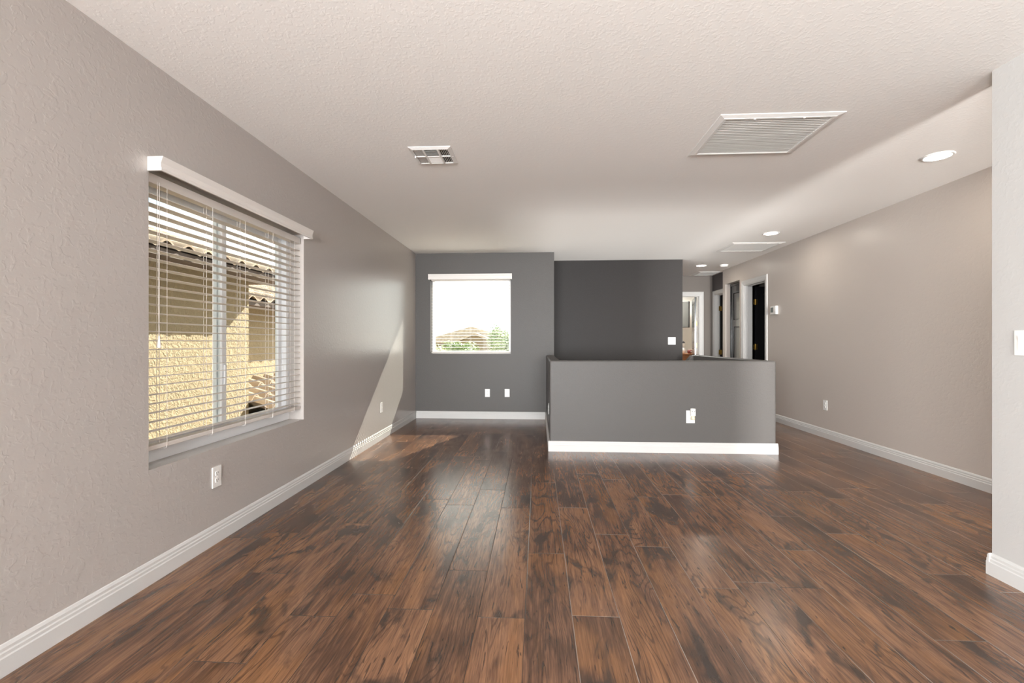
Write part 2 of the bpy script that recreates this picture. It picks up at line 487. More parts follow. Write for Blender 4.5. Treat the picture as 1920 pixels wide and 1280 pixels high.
wall('wall_right', 'x', XR, 3.515, -4.0, 8.60, 0, H, [D3, CL], M['taupe_right'], 'taupe wall along the right side')
D2 = (8.62, 9.20, 0, 2.06)
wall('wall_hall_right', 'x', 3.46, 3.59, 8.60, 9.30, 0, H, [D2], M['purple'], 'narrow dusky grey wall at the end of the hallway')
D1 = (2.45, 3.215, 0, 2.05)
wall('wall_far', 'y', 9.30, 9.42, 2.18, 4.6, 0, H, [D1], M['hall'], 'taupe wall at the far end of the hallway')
wall('wall_right_near', 'x', 2.20, 2.34, -9.0, 2.35, 0, H, [], M['near'], 'pale greige wall at the right edge')
wall('wall_corridor_end', 'y', -4.1, -4.0, 2.34, 3.515, 0, H, [(2.44, 3.28, 0.1, 2.2)], M['near'], 'unseen end wall of the added side corridor, open behind its fill light')  # corridor end is unseen, added to hold the fill light
RD = (-1.6, 1.8, 0.1, 2.2)
wall('wall_rear', 'y', -9.0, -9.14, -2.01, 2.34, 0, H, [RD], M['taupe'], 'unseen wall behind the viewer with the added glazed doors')
# rooms behind the hallway doors
wall('wall_bedroom_back', 'y', 11.75, 11.85, 1.4, 4.6, 0, H, [], M['cream'], 'cream wall at the back of the far bedroom')
wall('wall_bedroom_right', 'x', 4.48, 4.6, 9.42, 11.75, 0, H, [], M['cream'], 'cream right wall of the far bedroom')
wall('wall_bedroom_left', 'x', 1.4, 1.52, 9.42, 11.75, 0, H, [], M['cream'], 'cream left wall of the far bedroom')
wall('wall_bedroom_front', 'y', 9.30, 9.42, 1.4, 2.18, 0, H, [], M['cream'], 'bedroom wall beside its door')
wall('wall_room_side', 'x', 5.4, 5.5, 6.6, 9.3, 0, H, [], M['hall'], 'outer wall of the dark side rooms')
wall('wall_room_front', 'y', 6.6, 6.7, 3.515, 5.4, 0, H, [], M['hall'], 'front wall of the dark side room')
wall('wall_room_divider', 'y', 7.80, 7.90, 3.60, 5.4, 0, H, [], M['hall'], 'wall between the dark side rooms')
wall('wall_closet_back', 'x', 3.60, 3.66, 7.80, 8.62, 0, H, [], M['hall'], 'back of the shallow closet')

# half wall round the stairs: U-shaped plan with rounded cap
def half_wall():
    hh = 0.937
    xa, xb, xc, xd, y0, y1 = 0.125, 0.24, 2.285, 2.40, 4.76, 4.875
    plan = [(xa, YB), (xa, y0), (xd, y0), (xd, 6.98), (xc, 6.98), (xc, y1), (xb, y1), (xb, YB)]
    bm = bmesh.new()
    f = bm.faces.new([bm.verts.new((x, y, 0)) for x, y in plan])
    ex = bmesh.ops.extrude_face_region(bm, geom=[f])
    bmesh.ops.translate(bm, vec=(0, 0, hh), verts=[v for v in ex['geom'] if isinstance(v, bmesh.types.BMVert)])
    bmesh.ops.recalc_face_normals(bm, faces=bm.faces)
    ed = [e for e in bm.edges if all(v.co.z > hh - 1e-4 for v in e.verts) and not all(abs(v.co.y - YB) < 1e-4 for v in e.verts)]
    ed += [e for e in bm.edges if abs(e.verts[0].co.z - e.verts[1].co.z) > 0.5 and e.verts[0].co.y < 6.5]
    bmesh.ops.bevel(bm, geom=ed, offset=0.016, segments=4, profile=0.5, affect='EDGES')
    me = bpy.data.meshes.new('wall_half'); bm.to_mesh(me); bm.free()
    me.materials.append(M['char'])
    o = bpy.data.objects.new('wall_half', me); COL.objects.link(o)
    return struct(o, 'charcoal half wall wrapping round the stairwell', 'wall')
half_wall()
# sloping stub where the half wall steps down to the stair
struct(MB().prism([(2.15, 0), (2.284, 0), (2.284, 0.93), (2.268, 0.93), (2.15, 0.80)], 6.86, 6.975, lambda a, b, s: (a, s, b)).build('wall_stair_stub', M['char']), 'small sloping wall end at the top of the stairs', 'wall')

# ------------------------------------------------------------------ baseboards (stepped profile)
PROF = [(0, 0), (0.015, 0), (0.015, 0.062), (0.012, 0.067), (0.012, 0.078), (0.009, 0.083), (0.009, 0.094), (0.004, 0.104), (0, 0.106)]
PROF = [(a, b * 1.0) for a, b in PROF]
def baseboard(name, axis, face, out, a0, a1, label):
    if axis == 'x': mf = lambda a, b, s: (face + out * a, s, b)
    else: mf = lambda a, b, s: (s, face + out * a, b)
    return struct(MB().prism(PROF, a0, a1, mf).build(name, M['trim']), label, 'baseboard')
baseboard('baseboard_left', 'x', XL, 1, -9.0, YB, 'white baseboard along the left taupe wall')
baseboard('baseboard_back', 'y', YB, -1, XL + 0.015, 0.11, 'white baseboard under the charcoal back wall')
baseboard('baseboard_half_left', 'x', 0.125, -1, 4.76, YB, 'white baseboard on the left side of the half wall')
baseboard('baseboard_half_front', 'y', 4.76, -1, 0.11, 2.415, 'white baseboard along the front of the half wall')
baseboard('baseboard_half_right', 'x', 2.40, 1, 4.76, 6.98, 'white baseboard on the hallway side of the half wall')
baseboard('baseboard_right', 'x', XR, -1, -4.0, 6.945, 'white baseboard along the right taupe wall')
baseboard('baseboard_right_near', 'x', 2.20, -1, -9.0, 2.35, 'white baseboard under the pale near wall')
baseboard('baseboard_right_end', 'y', 2.35, 1, 2.185, 2.355, 'white baseboard round the end of the pale near wall')
baseboard('baseboard_far', 'y', 9.30, -1, 3.29, 3.46, 'white baseboard at the end of the hallway')

# ------------------------------------------------------------------ windows
def left_window():
    y0, y1, z0, z1 = LW
    root = struct(empty('window_1', (-1.97, (y0 + y1) / 2, z0)), 'large sliding window with white vinyl frame in the left wall', 'window')
    T = Matrix.Translation((-Vector(root.location)))
    def part(mb, name, m, parent=root, bevel=0.003):
        o = mb.build(name, m, None, bevel)
        o.data.transform(T)
        o.parent = parent
        return o
    xa, xb = -1.995, -1.925
    f = MB()
    w = 0.045
    f.box(xa, xb, y0, y0 + w, z0, z1).box(xa, xb, y1 - w, y1, z0, z1).box(xa, xb, y0 + w, y1 - w, z0, z0 + 0.06).box(xa, xb, y0 + w, y1 - w, z1 - w, z1)
    part(f, 'window_frame', M['vinyl'])
    ym = 2.72
    # fixed far pane sash and sliding near sash meeting at the centre stile
    for nm, a, b, xs in (('fixed_sash', ym - 0.02, y1 - w, -1.975), ('sliding_sash', y0 + w, ym + 0.03, -1.945)):
        s = MB(); sw = 0.042
        s.box(xs - .013, xs + .013, a, a + sw, z0 + .06, z1 - w).box(xs - .013, xs + .013, b - sw, b, z0 + .06, z1 - w)
        s.box(xs - .013, xs + .013, a + sw, b - sw, z0 + .06, z0 + .06 + sw).box(xs - .013, xs + .013, a + sw, b - sw, z1 - w - sw, z1 - w)
        so = part(s, nm, M['vinyl'])
        part(MB().box(xs - .002, xs + .002, a + sw - .005, b - sw + .005, z0 + .06 + sw - .005, z1 - w - sw + .005), 'pane', M['glass'], so, 0)
        if nm == 'sliding_sash':
            part(MB().box(xs + .013, xs + .026, b - .032, b - .014, 0.86, 0.99), 'pull_handle', M['vinyl'], so, 0.005)
    return root
left_window()
def back_window():
    x0, x1, z0, z1 = BW
    root = struct(empty('window_2', ((x0 + x1) / 2, 6.87, z0)), 'smaller window with white frame in the charcoal wall', 'window')
    T = Matrix.Translation((-Vector(root.location)))
    def part(mb, name, m, parent=root, bevel=0.003):
        o = mb.build(name, m, None, bevel); o.data.transform(T); o.parent = parent
        return o
    ya, yb = 6.85, 6.91
    w = 0.035
    f = MB()
    f.box(x0, x0 + w, ya, yb, z0, z1).box(x1 - w, x1, ya, yb, z0, z1).box(x0 + w, x1 - w, ya, yb, z0, z0 + w).box(x0 + w, x1 - w, ya, yb, z1 - w, z1)
    part(f, 'window_frame', M['vinyl'])
    part(MB().box(x0 + w - .004, x1 - w + .004, 6.878, 6.882, z0 + w - .004, z1 - w + .004), 'pane', M['glass'], root, 0)
    return root
back_window()
# unseen glazed doors, added to go with the rear fill light
rw = struct(empty('window_3', (0.1, -9.07, 0.1)), 'unseen glazed doors added behind the viewer for the fill light', 'window')
f = MB()
for a, b in ((-1.7, -1.64), (-0.03, 0.03), (1.64, 1.7)): f.box(a, b, -0.03, 0.03, 0, 2.1)
f.box(-1.64, 1.64, -0.03, 0.03, 0, 0.06).box(-1.64, 1.64, -0.03, 0.03, 2.04, 2.1)
f.build('window_frame', M['vinyl'], rw)
for a, b in ((-1.645, -0.025), (0.025, 1.645)):
    MB().box(a, b, -0.003, 0.003, 0.055, 2.045).build('pane', M['glass'], rw)

lw4 = struct(empty('window_4', (-1.97, -2.6, 0.5)), 'unseen window added to the left wall behind the viewer for the fill light', 'window')  # unseen window, added to go with the left fill light
f = MB()
for a, b in ((-1.2, -1.155), (-0.025, 0.025), (1.155, 1.2)): f.box(-.03, .03, a, b, 0, 1.5)
f.box(-.03, .03, -1.155, 1.155, 0, .045).box(-.03, .03, -1.155, 1.155, 1.455, 1.5)
f.build('window_frame', M['vinyl'], lw4)
for a, b in ((-1.158, -0.022), (0.022, 1.158)):
    MB().box(-.003, .003, a, b, .042, 1.458).build('pane', M['glass'], lw4)

# ------------------------------------------------------------------ window blinds
def blind(name, loc, rotz, width, zbot, ztop, tilt, ladders, wand_at, tassel_at, label, val_w, val_z0, val_z1, val_out, dp=.025):
    """local frame: x along the width, y = towards the room (+), z up; origin on the wall face at floor level"""
    root = tag(empty(name, loc, (0, 0, rotz)), label, 'blind', 'white horizontal slat blinds')
    hw = width / 2
    yc = -0.047
    pr = [(0, 0), (val_out - .012, 0), (val_out - .004, .012), (val_out - .008, .03), (val_out, .052), (val_out, val_z1 - val_z0), (val_out - .014, val_z1 - val_z0), (val_out - .014, .004 + (val_z1 - val_z0) * .8), (0, (val_z1 - val_z0) * .8)]
    v = MB()
    hv = val_w / 2
    hgt = val_z1 - val_z0
    # face board with a moulded section and two end returns
    face = [(val_out - .014, 0), (val_out - .004, 0), (val_out - .002, .008), (val_out - .006, .016), (val_out - .006, hgt * .55), (val_out, hgt * .8), (val_out + .004, hgt), (val_out - .014, hgt)]
    v.prism(face, -hv, hv, lambda a, b, s: (s, a, val_z0 + b))
    v.box(-hv, -hv + .012, 0.001, val_out - .0145, val_z0, val_z1).box(hv - .012, hv, 0.001, val_out - .0145, val_z0, val_z1)
    v.build('valance', M['valance'], root)
    MB().box(-hw, hw, yc - .026, yc + .026, ztop, ztop + .045).build('headrail', M['blind'], root, 0.002)
    n = int((ztop - 0.012 - (zbot + 0.03)) / 0.0435)
    sl_ = MB()
    # slightly crowned slat section
    sec = [(-dp, 0), (-dp / 2, .0016), (0, .0022), (dp / 2, .0016), (dp, 0), (dp, -.0024), (0, -.0004), (-dp, -.0024)]
    sl_.prism(sec, -hw + .004, hw - .004, lambda a, b, s: (s, a, b))
    first = None
    for k in range(n):
        z = zbot + 0.045 + k * 0.0435
        if first is None:
            o = sl_.build('slat', M['blind'], root); first = o
        else:
            o = first.copy(); COL.objects.link(o); o.parent = root
        o.location = (0, yc, z)
        o.rotation_euler = (tilt, 0, 0)
    zt = zbot + 0.045 + (n - 1) * .0435
    MB().box(-hw + .003, hw - .003, yc - .026, yc + .026, zbot, zbot + .022).build('bottom_rail', M['blind'], root, 0.003)
    for lx in ladders:
        c = MB()
        for yy in (-dp - .002, dp + .002):
            c.tube([(lx, yc + yy, zbot + .0), (lx, yc + yy, ztop)], .0009, 5)
        for k in range(n):
            z = zbot + .045 + k * .0435
            dz = math.sin(tilt) * .027
            c.tube([(lx - .004, yc - .027, z - dz - .003), (lx + .004, yc + .027, z + dz - .003)], .0006, 4)
        c.tube([(lx, yc + .027, zbot + .011), (lx + .006, yc + .029, zbot - .004), (lx + .012, yc + .020, zbot - .007), (lx + .016, yc, zbot - .004)], .0012, 5)
        c.build('ladder_cord', M['cord'], root)
        MB().tube([(lx + .018, yc + .004, zbot + .01), (lx + .018, yc + .004, ztop)], .0009, 5).build('lift_cord', M['cord'], root)
    if wand_at is not None:
        MB().tube([(wand_at, yc + .036, ztop + .02), (wand_at, yc + .037, ztop - .55)], .004, 8).build('tilt_wand', M['cord'], root)
    if tassel_at is not None:
        tx, tz = tassel_at
        MB().tube([(tx - .004, yc + .036, ztop + .01), (tx, yc + .037, tz + .06)], .001, 5).tube([(tx + .008, yc + .036, ztop + .01), (tx + .002, yc + .037, tz + .06)], .001, 5).build('pull_cord', M['cord'], root)
        MB().lathe([(.001, .06), (.004, .055), (.006, .03), (.009, .005), (.009, 0), (.001, -.002)], 12, (tx, yc + .037, tz)).build('tassel', M['plate'], root, smooth=True)
    return root
# left window: local x = -world y ... rotated so that local +y points to world +x
yc_l = (LW[0] + LW[1]) / 2
blind('window_blind', (XL, yc_l, 0), R(-90), 1.40, 0.612, 1.885, R(3), [yc_l - p for p in (2.17, 2.49, 2.78, 3.08, 3.36)], None, (yc_l - 2.11, 1.10),
      'white slat blind hanging in the large left window', 1.435, 1.925, 1.99, 0.072)
xc_b = (BW[0] + BW[1]) / 2
blind('window_blind', (xc_b, YB, 0), R(180), 1.175, 0.962, 2.035, R(-4), [xc_b - p for p in (-1.28, -0.99, -0.705)], None, (xc_b - -0.47, 1.62),
      'white slat blind in the small window of the charcoal wall', 1.235, 2.045, 2.125, 0.06, dp=.018)

# ------------------------------------------------------------------ electrical plates
# local frame of a plate: x right, z up, -y out of the wall
def outlet(name, loc, rotz, label, group='duplex wall outlets', w=0.072, h=0.117):
    root = tag(empty(name, loc, (0, 0, rotz)), label, 'outlet', group)
    MB().box(-w / 2, w / 2, -.006, -.0005, -h / 2, h / 2).build('cover_plate', M['plate'], root, 0.002)
    for s in (1, -1):
        zc = s * .0195
        pts = [(.0165 * math.cos(a), zc + max(-.0135, min(.0135, .0165 * math.sin(a)))) for a in [2 * math.pi * k / 24 for k in range(24)]]
        r_ = MB().prism(pts, -.0085, -.0055, lambda a, b, q: (a, q, b)).build('receptacle', M['plate'], root)
        sl_ = MB().box(-.0075, -.0055, -.009, -.0084, zc - .001, zc + .008).box(.0055, .0075, -.009, -.0084, zc, zc + .007)
        sl_.prism([(.0025 * math.cos(2 * math.pi * k / 10), zc - .007 + .0025 * math.sin(2 * math.pi * k / 10)) for k in range(10)], -.009, -.0084, lambda a, b, q: (a, q, b))
        sl_.build('contact_slots', M['slot'], r_)
    MB().prism([(.003 * math.cos(2 * math.pi * k / 12), .003 * math.sin(2 * math.pi * k / 12)) for k in range(12)], -.0072, -.0058, lambda a, b, q: (a, q, b)).build('screw', M['grille'], root)
    return root
outlet('wall_outlet', (XL, 2.49, 0.37), R(90), 'white outlet low on the taupe wall under the large window')
outlet('wall_outlet', (XL, 5.225, 0.37), R(90), 'white outlet on the taupe wall inside the striped sun patch')
outlet('wall_outlet', (-0.737, YB, 0.379), 0, 'white outlet on the charcoal wall under the small window')
outlet('wall_outlet', (0.125, 5.10, 0.39), R(-90), 'white outlet seen edge-on on the left side of the half wall')
ho = outlet('wall_outlet', (1.552, 4.76, 0.368), 0, 'white outlet on the front of the charcoal half wall', w=0.086, h=0.128)
outlet('wall_outlet', (XR, 5.60, 0.385), R(-90), 'white outlet low on the right taupe wall')
# cable plate
cp = tag(empty('cable_plate', (-0.446, YB, 0.381)), 'white cable jack plate right of the outlet under the small window', 'wall plate')
MB().box(-.036, .036, -.006, -.0005, -.0585, .0585).build('cover_plate', M['plate'], cp, 0.002)
MB().lathe([(.0055, 0), (.0055, .008), (.0035, .008), (.0035, .012)], 12).build('coaxial_jack', M['brass'], cp, mw=Matrix.Translation((0, -.006, 0)) @ Matrix.Rotation(R(90), 4, 'X'))
for s in (1, -1):
    MB().prism([(.003 * math.cos(2 * math.pi * k / 12), s * .042 + .003 * math.sin(2 * math.pi * k / 12)) for k in range(12)], -.0072, -.0058, lambda a, b, q: (a, q, b)).build('screw', M['grille'], cp)
# plug-in air freshener on the half wall outlet
af = tag(empty('plug_in_air_freshener', (1.566, 4.75, 0.392)), 'small white plug-in air freshener stuck in the half wall outlet', 'air freshener')
MB().box(-.025, .025, -.040, -.0005, -.012, .050).build('body', M['plate'], af, 0.008, seg=3)
MB().lathe([(.022, 0), (.027, .004), (.027, .016), (.022, .022), (.012, .024)], 20, (0, -.026, .044)).build('cap', M['plate'], af, smooth=False)
MB().lathe([(.010, .0), (.013, -.004), (.020, -.012), (.021, -.034), (.018, -.040), (.004, -.042)], 20, (0, -.026, -.008)).build('oil_bottle', M['oil'], af, smooth=True)
for s in (-.012, .012):
    MB().box(s - .005, s + .005, -.0412, -.0395, .034, .040).build('vent_slot', M['slot'], af)

# switches: 2-gang plates with rockers
def switch(name, loc, rotz, label, gangs=2):
    root = tag(empty(name, loc, (0, 0, rotz)), label, 'light switch', 'light switch plates')
    w = 0.036 * 2 + 0.046 * (gangs - 1)
    MB().box(-w / 2, w / 2, -.006, -.0005, -.058, .058).build('cover_plate', M['plate'], root, 0.002)
    for k in range(gangs):
        xc = (k - (gangs - 1) / 2) * .046
        MB().prism([(-.0055, -.033), (-.0085, -.033), (-.0075, 0), (-.0105, .033), (-.0055, .033)], xc - .0165, xc + .0165, lambda a, b, s: (s, a, b)).build('rocker', M['plate'], root)
        for s in (-.048, .048):
            MB().prism([(xc + .0028 * math.cos(2 * math.pi * q / 10), s + .0028 * math.sin(2 * math.pi * q / 10)) for q in range(10)], -.0072, -.0058, lambda a, b, s_: (a, s_, b)).build('screw', M['grille'], root)
    return root
switch('light_switch', (2.132, 7.43, 1.145), 0, 'square white double switch plate on the dark stairwell wall')
switch('light_switch', (2.20, 2.183, 1.124), R(-90), 'white switch plate on the pale wall at the right edge')

# thermostat
th = tag(empty('thermostat', (XR, 6.735, 1.58), (0, 0, R(-90))), 'small white thermostat on the right wall beside the white door casing', 'thermostat')
MB().box(-.075, .075, -.038, -.0005, -.06, .06).build('housing', M['plate'], th, 0.006, seg=3)
MB().box(-.058, .012, -.0395, -.0375, -.03, .04).build('display', M['screen'], th)
for k in range(2):
    MB().box(.032, .055, -.041, -.0375, -.02 + k * .035, .0 + k * .035).build('button', M['grille'], th, 0.001)

# ------------------------------------------------------------------ ceiling fittings
def return_grille(loc, wx, wy, label, nlouv=22):
    root = tag(empty('return_air_grille', loc), label, 'vent', 'return air grilles on the ceiling')
    fw = 0.032
    f = MB()
    hx, hy = wx / 2, wy / 2
    # mitred sloped frame
    o = [(-hx, -hy), (hx, -hy), (hx, hy), (-hx, hy)]
    i = [(-hx + fw, -hy + fw), (hx - fw, -hy + fw), (hx - fw, hy - fw), (-hx + fw, hy - fw)]
    for k in range(4):
        a, b = o[k], o[(k + 1) % 4]; c, d = i[(k + 1) % 4], i[k]
        f.add([(*a, -.0005), (*b, -.0005), (*c, -.0005), (*d, -.0005), (*a, -.004), (*b, -.004), (*c, -.011), (*d, -.011)],
              [(0, 3, 2, 1), (4, 5, 6, 7), (0, 1, 5, 4), (2, 3, 7, 6), (1, 2, 6, 5), (3, 0, 4, 7)])
    f.build('frame', M['grille'], root)
    g_ = MB()
    step = (wy - 2 * fw - .02) / nlouv
    for k in range(nlouv):
        y = -hy + fw + .01 + (k + .5) * step
        g_.prism([(-.0085, -.0105), (-.0075, -.0115), (.0085, -.006), (.0085, -.005)], -hx + fw + .006, hx - fw - .006, lambda a, b, s, y=y: (s, y + a, b))
    # inner door rim
    for a, b, c, d in ((-hx + fw, -hx + fw + .016, -hy + fw, hy - fw), (hx - fw - .016, hx - fw, -hy + fw, hy - fw), (-hx + fw + .016, hx - fw - .016, -hy + fw, -hy + fw + .016), (-hx + fw + .016, hx - fw - .016, hy - fw - .016, hy - fw)):
        g_.box(a, b, c, d, -.0125, -.003)
    g_.build('louver_panel', M['grille'], root)
    MB().box(-hx + fw, hx - fw, -hy + fw, hy - fw, -.0025, -.0005).build('filter', M['filter'], root)
    for s in (-1, 1):
        MB().lathe([(.006, -.0125), (.006, -.016), (.002, -.017)], 12, (s * wx * .2, -hy + fw + .009, 0)).build('latch', M['grille'], root)
    return root
return_grille((1.405, 3.0, H), 0.70, 0.585, 'large white return grille on the ceiling nearest the viewer')
return_grille((2.91, 6.50, H), 0.68, 0.58, 'white return grille on the ceiling above the half wall corner')
return_grille((3.22, 8.96, H), 0.44, 0.48, 'far small grille on the hallway ceiling by the end doors', 16)

def register():
    root = tag(empty('supply_register', (-0.728, 3.185, H)), 'small white four-way air register on the left of the ceiling', 'vent')
    hx = hy = 0.145
    fw = .026
    f = MB()
    o = [(-hx, -hy), (hx, -hy), (hx, hy), (-hx, hy)]
    i = [(-hx + fw, -hy + fw), (hx - fw, -hy + fw), (hx - fw, hy - fw), (-hx + fw, hy - fw)]
    for k in range(4):
        a, b = o[k], o[(k + 1) % 4]; c, d = i[(k + 1) % 4], i[k]
        f.add([(*a, -.0005), (*b, -.0005), (*c, -.0005), (*d, -.0005), (*a, -.003), (*b, -.003), (*c, -.013), (*d, -.013)],
              [(0, 3, 2, 1), (4, 5, 6, 7), (0, 1, 5, 4), (2, 3, 7, 6), (1, 2, 6, 5), (3, 0, 4, 7)])
    # dividing bars
    xa, xb = -.050, .050
    q = hx - fw
    f.box(xa - .006, xa + .006, -q, q, -.013, -.006).box(xb - .006, xb + .006, -q, q, -.013, -.006)
    f.box(-q, xa - .006, -.006, .006, -.013, -.006).box(xb + .006, q, -.006, .006, -.013, -.006).box(xa + .006, xb - .006, -.004, .004, -.013, -.006)
    f.build('frame', M['grille'], root)
    MB().box(-q, q, -q, q, -.0025, -.0005).build('duct_opening', M['duct'], root)
    for sx in (-1, 1):
        for sy in (-1, 1):
            l = MB()
            for k in range(5):
                x = sx * (.060 + k * .0125)
                l.prism([(.0035 * sx, -.012), (.0025 * sx, -.012), (-.0045 * sx, -.004), (-.0035 * sx, -.004)], min(sy * .008, sy * (q - .002)), max(sy * .008, sy * (q - .002)), lambda a, b, s, x=x: (x + a, s, b))
            l.build('side_louvers', M['grille'], root)
    for sy in (-1, 1):
        l = MB()
        for k in range(8):
            y = sy * (.010 + k * .0135)
            l.prism([(.0045 * sy, -.012), (.0035 * sy, -.012), (-.0065 * sy, -.004), (-.0055 * sy, -.004)], xa + .007, xb - .007, lambda a, b, s, y=y: (s, y + a, b))
        l.build('centre_louvers', M['grille'], root)
    MB().box(-q - .012, -q - .004, -.012, .004, -.022, -.008).build('damper_lever', M['grille'], root)
    for x in (-q - .013, q + .013):
        MB().lathe([(.004, -.007), (.004, -.0095), (.001, -.0105)], 10, (x, .018, 0)).build('screw', M['filter'], root)
    return root
register()

def downlight(loc, label):
    root = tag(empty('recessed_downlight', loc), label, 'ceiling light', 'recessed ceiling lights')
    MB().lathe([(.074, -.0005), (.092, -.0005), (.094, -.003), (.090, -.006), (.078, -.008), (.074, -.005), (.074, -.0005)], 40).build('trim_ring', M['grille'], root, smooth=True)
    MB().lathe([(.0735, -.0008), (.0735, -.004), (.05, -.0055), (.0, -.006)], 40).build('lens', M['lens'], root, smooth=True)
    return root
for p, lb in (((2.82, 3.40, H), 'recessed ceiling light nearest, beside the pale near wall'), ((2.81, 5.70, H), 'middle recessed ceiling light, before the second grille'), ((2.80, 8.03, H), 'farthest recessed ceiling light, in the hallway')):
    downlight(p, lb)
sd = tag(empty('smoke_detector', (3.16, 7.98, H)), 'small round white smoke detector on the hallway ceiling', 'smoke detector')
MB().lathe([(.068, -.0005), (.068, -.012), (.064, -.018)], 32).build('base', M['plate'], sd)
MB().lathe([(.060, -.018), (.060, -.028), (.050, -.038), (.02, -.040), (.0, -.040)], 32).build('cover', M['plate'], sd, smooth=False)
MB().lathe([(.004, -.040), (.004, -.0415), (.0, -.042)], 10, (.02, 0, 0)).build('indicator', M['slot'], sd)

# ------------------------------------------------------------------ doors and casings
CAS = [(0, 0), (.066, 0), (.066, .010), (.056, .017), (.040, .017), (.030, .012), (.010, .010), (0, .008)]  # (across, out)
def casing(name, axis, face, out, a0, a1, ztop, w, label, legs=(True, True)):
    """moulded casing round an opening a0..a1 up to ztop"""
    mb = MB()
    k = w / .066
    sec = [(a * k, b) for a, b in CAS]
    def P(a, o, z): return (face + out * o, a, z) if axis == 'x' else (a, face + out * o, z)
    zt = ztop + w
    if legs[0]:
        mb.prism(sec, 0, 1, lambda u, o, s: P(a0 - u, o, 0 if s == 0 else ztop + u))
    if legs[1]:
        mb.prism(sec, 0, 1, lambda u, o, s: P(a1 + u, o, 0 if s == 0 else ztop + u))
    mb.prism(sec, 0, 1, lambda u, o, s: P(a0 - u if s == 0 else a1 + u, o, ztop + u))
    return struct(mb.build(name, M['trim']), label, 'trim')
def jamb(name, axis, f0, f1, a0, a1, ztop, label, t=.014):
    mb = MB()
    def bx(f0, f1, a, b, c, d):
        if axis == 'x': mb.box(f0, f1, a, b, c, d)
        else: mb.box(a, b, f0, f1, c, d)
    bx(f0, f1, a0, a0 + t, 0, ztop - t); bx(f0, f1, a1 - t, a1, 0, ztop - t); bx(f0, f1, a0, a1, ztop - t, ztop)
    # door stop
    m0 = f0 + (f1 - f0) * .45; m1 = f0 + (f1 - f0) * .72
    bx(m0, m1, a0 + t, a0 + t + .010, 0, ztop - t - .01); bx(m0, m1, a1 - t - .010, a1 - t, 0, ztop - t - .01); bx(m0, m1, a0 + t, a1 - t, ztop - t - .01, ztop - t)
    return struct(mb.build(name, M['trim']), label, 'trim')
casing('trim_1', 'x', XR, -1, D3[0], D3[1], D3[3], .072, 'white casing of the nearest hallway door')
jamb('trim_2', 'x', XR + .001, 3.514, D3[0], D3[1], D3[3], 'white jamb of the nearest hallway door')
casing('trim_3', 'x', 3.46, -1, D2[0] + .05, D2[1], D2[3], .066, 'white casing of the narrow end door', (False, True))
jamb('trim_4', 'x', 3.461, 3.589, D2[0], D2[1], D2[3], 'white jamb of the narrow end door')
casing('trim_5', 'y', 9.30, -1, D1[0], D1[1], D1[3], .075, 'white casing of the bedroom door')
jamb('trim_6', 'y', 9.301, 9.419, D1[0], D1[1], D1[3], 'white jamb of the bedroom door')

def door_leaf(name, loc, rotz, w, m, label, hinge_z, hinge_side=-1, knob=True, h=2.03):
    """leaf in local frame: hinge edge at x=0, runs along +x, faces +-y, bottom at z=.008"""
    root = struct(empty(name, loc, (0, 0, rotz)), label, 'door')
    T_ = .035
    core = MB().box(0, w, -T_ / 2 + .006, T_ / 2 - .006, .008, h)
    # stiles and rails on both faces leave six sunken panels
    st = .105
    xs = [(0, st), (w / 2 - st * .45, w / 2 + st * .45), (w - st, w)]
    zs = [(.008, .22), (.80, .98), (1.55, 1.66), (h - .11, h)]
    for s in (-1, 1):
        ya, yb = sorted((s * (T_ / 2 - .006), s * T_ / 2))
        for a, b in xs: core.box(a, b, ya, yb, .008, h)
        for c, d in zs:
            core.box(xs[0][1], xs[1][0], ya, yb, c, d); core.box(xs[1][1], xs[2][0], ya, yb, c, d)
    leaf = core.build('door_panel', m, root)
    for s in (-1, 1):
        for a, b in ((xs[0][1], xs[1][0]), (xs[1][1], xs[2][0])):
            for c, d in ((zs[0][1], zs[1][0]), (zs[1][1], zs[2][0]), (zs[2][1], zs[3][0])):
                ins = .022
                y0, y1 = s * (T_ / 2 - .006), s * (T_ / 2 - .001)
                q = [(a, c), (b, c), (b, d), (a, d)]; r_ = [(a + ins, c + ins), (b - ins, c + ins), (b - ins, d - ins), (a + ins, d - ins)]
                mb = MB().add([(x, y0, z) for x, z in q] + [(x, y1, z) for x, z in r_], [(0, 1, 5, 4), (1, 2, 6, 5), (2, 3, 7, 6), (3, 0, 4, 7), (4, 5, 6, 7), (0, 3, 2, 1)])
                mb.build('raised_panel', m, leaf)
    for z in hinge_z:
        hb = MB().box(-.028, .0305, hinge_side * (T_ / 2) - .0015, hinge_side * (T_ / 2) + .0015, z - .045, z + .045)
        hb.lathe([(.006, -.047), (.006, .047)], 10, (0, hinge_side * (T_ / 2 + .004), z))
        hb.build('hinge', M['brass'], root)
    if knob:
        for s in (-1, 1):
            MB().lathe([(.032, 0), (.032, .006), (.011, .010), (.011, .035), (.026, .042), (.029, .056), (.022, .068), (.0, .071)], 20).build('door_knob', M['brass'], root, smooth=True,
                mw=Matrix.Translation((w - .065, s * T_ / 2, .93)) @ Matrix.Rotation(R(-90 * s), 4, 'X'))
    return root
# black leaf standing open at right angles to the hallway wall
door_leaf('door_3', (3.545, 7.70, 0), 0, .66, M['blackdoor'], 'black door standing open in the nearest white casing', (1.78, 1.05, .28))
door_leaf('door_2', (3.555, 9.165, 0), R(-2), .46, M['blackdoor'], 'black door open in the narrow doorway at the hallway end', (1.78, .93, .28), knob=False)
door_leaf('door_1', (3.18, 9.44, 0), R(76), .72, M['blackdoor'], 'black bedroom door swung open at the far end', (1.50, 1.06, .25), knob=False)

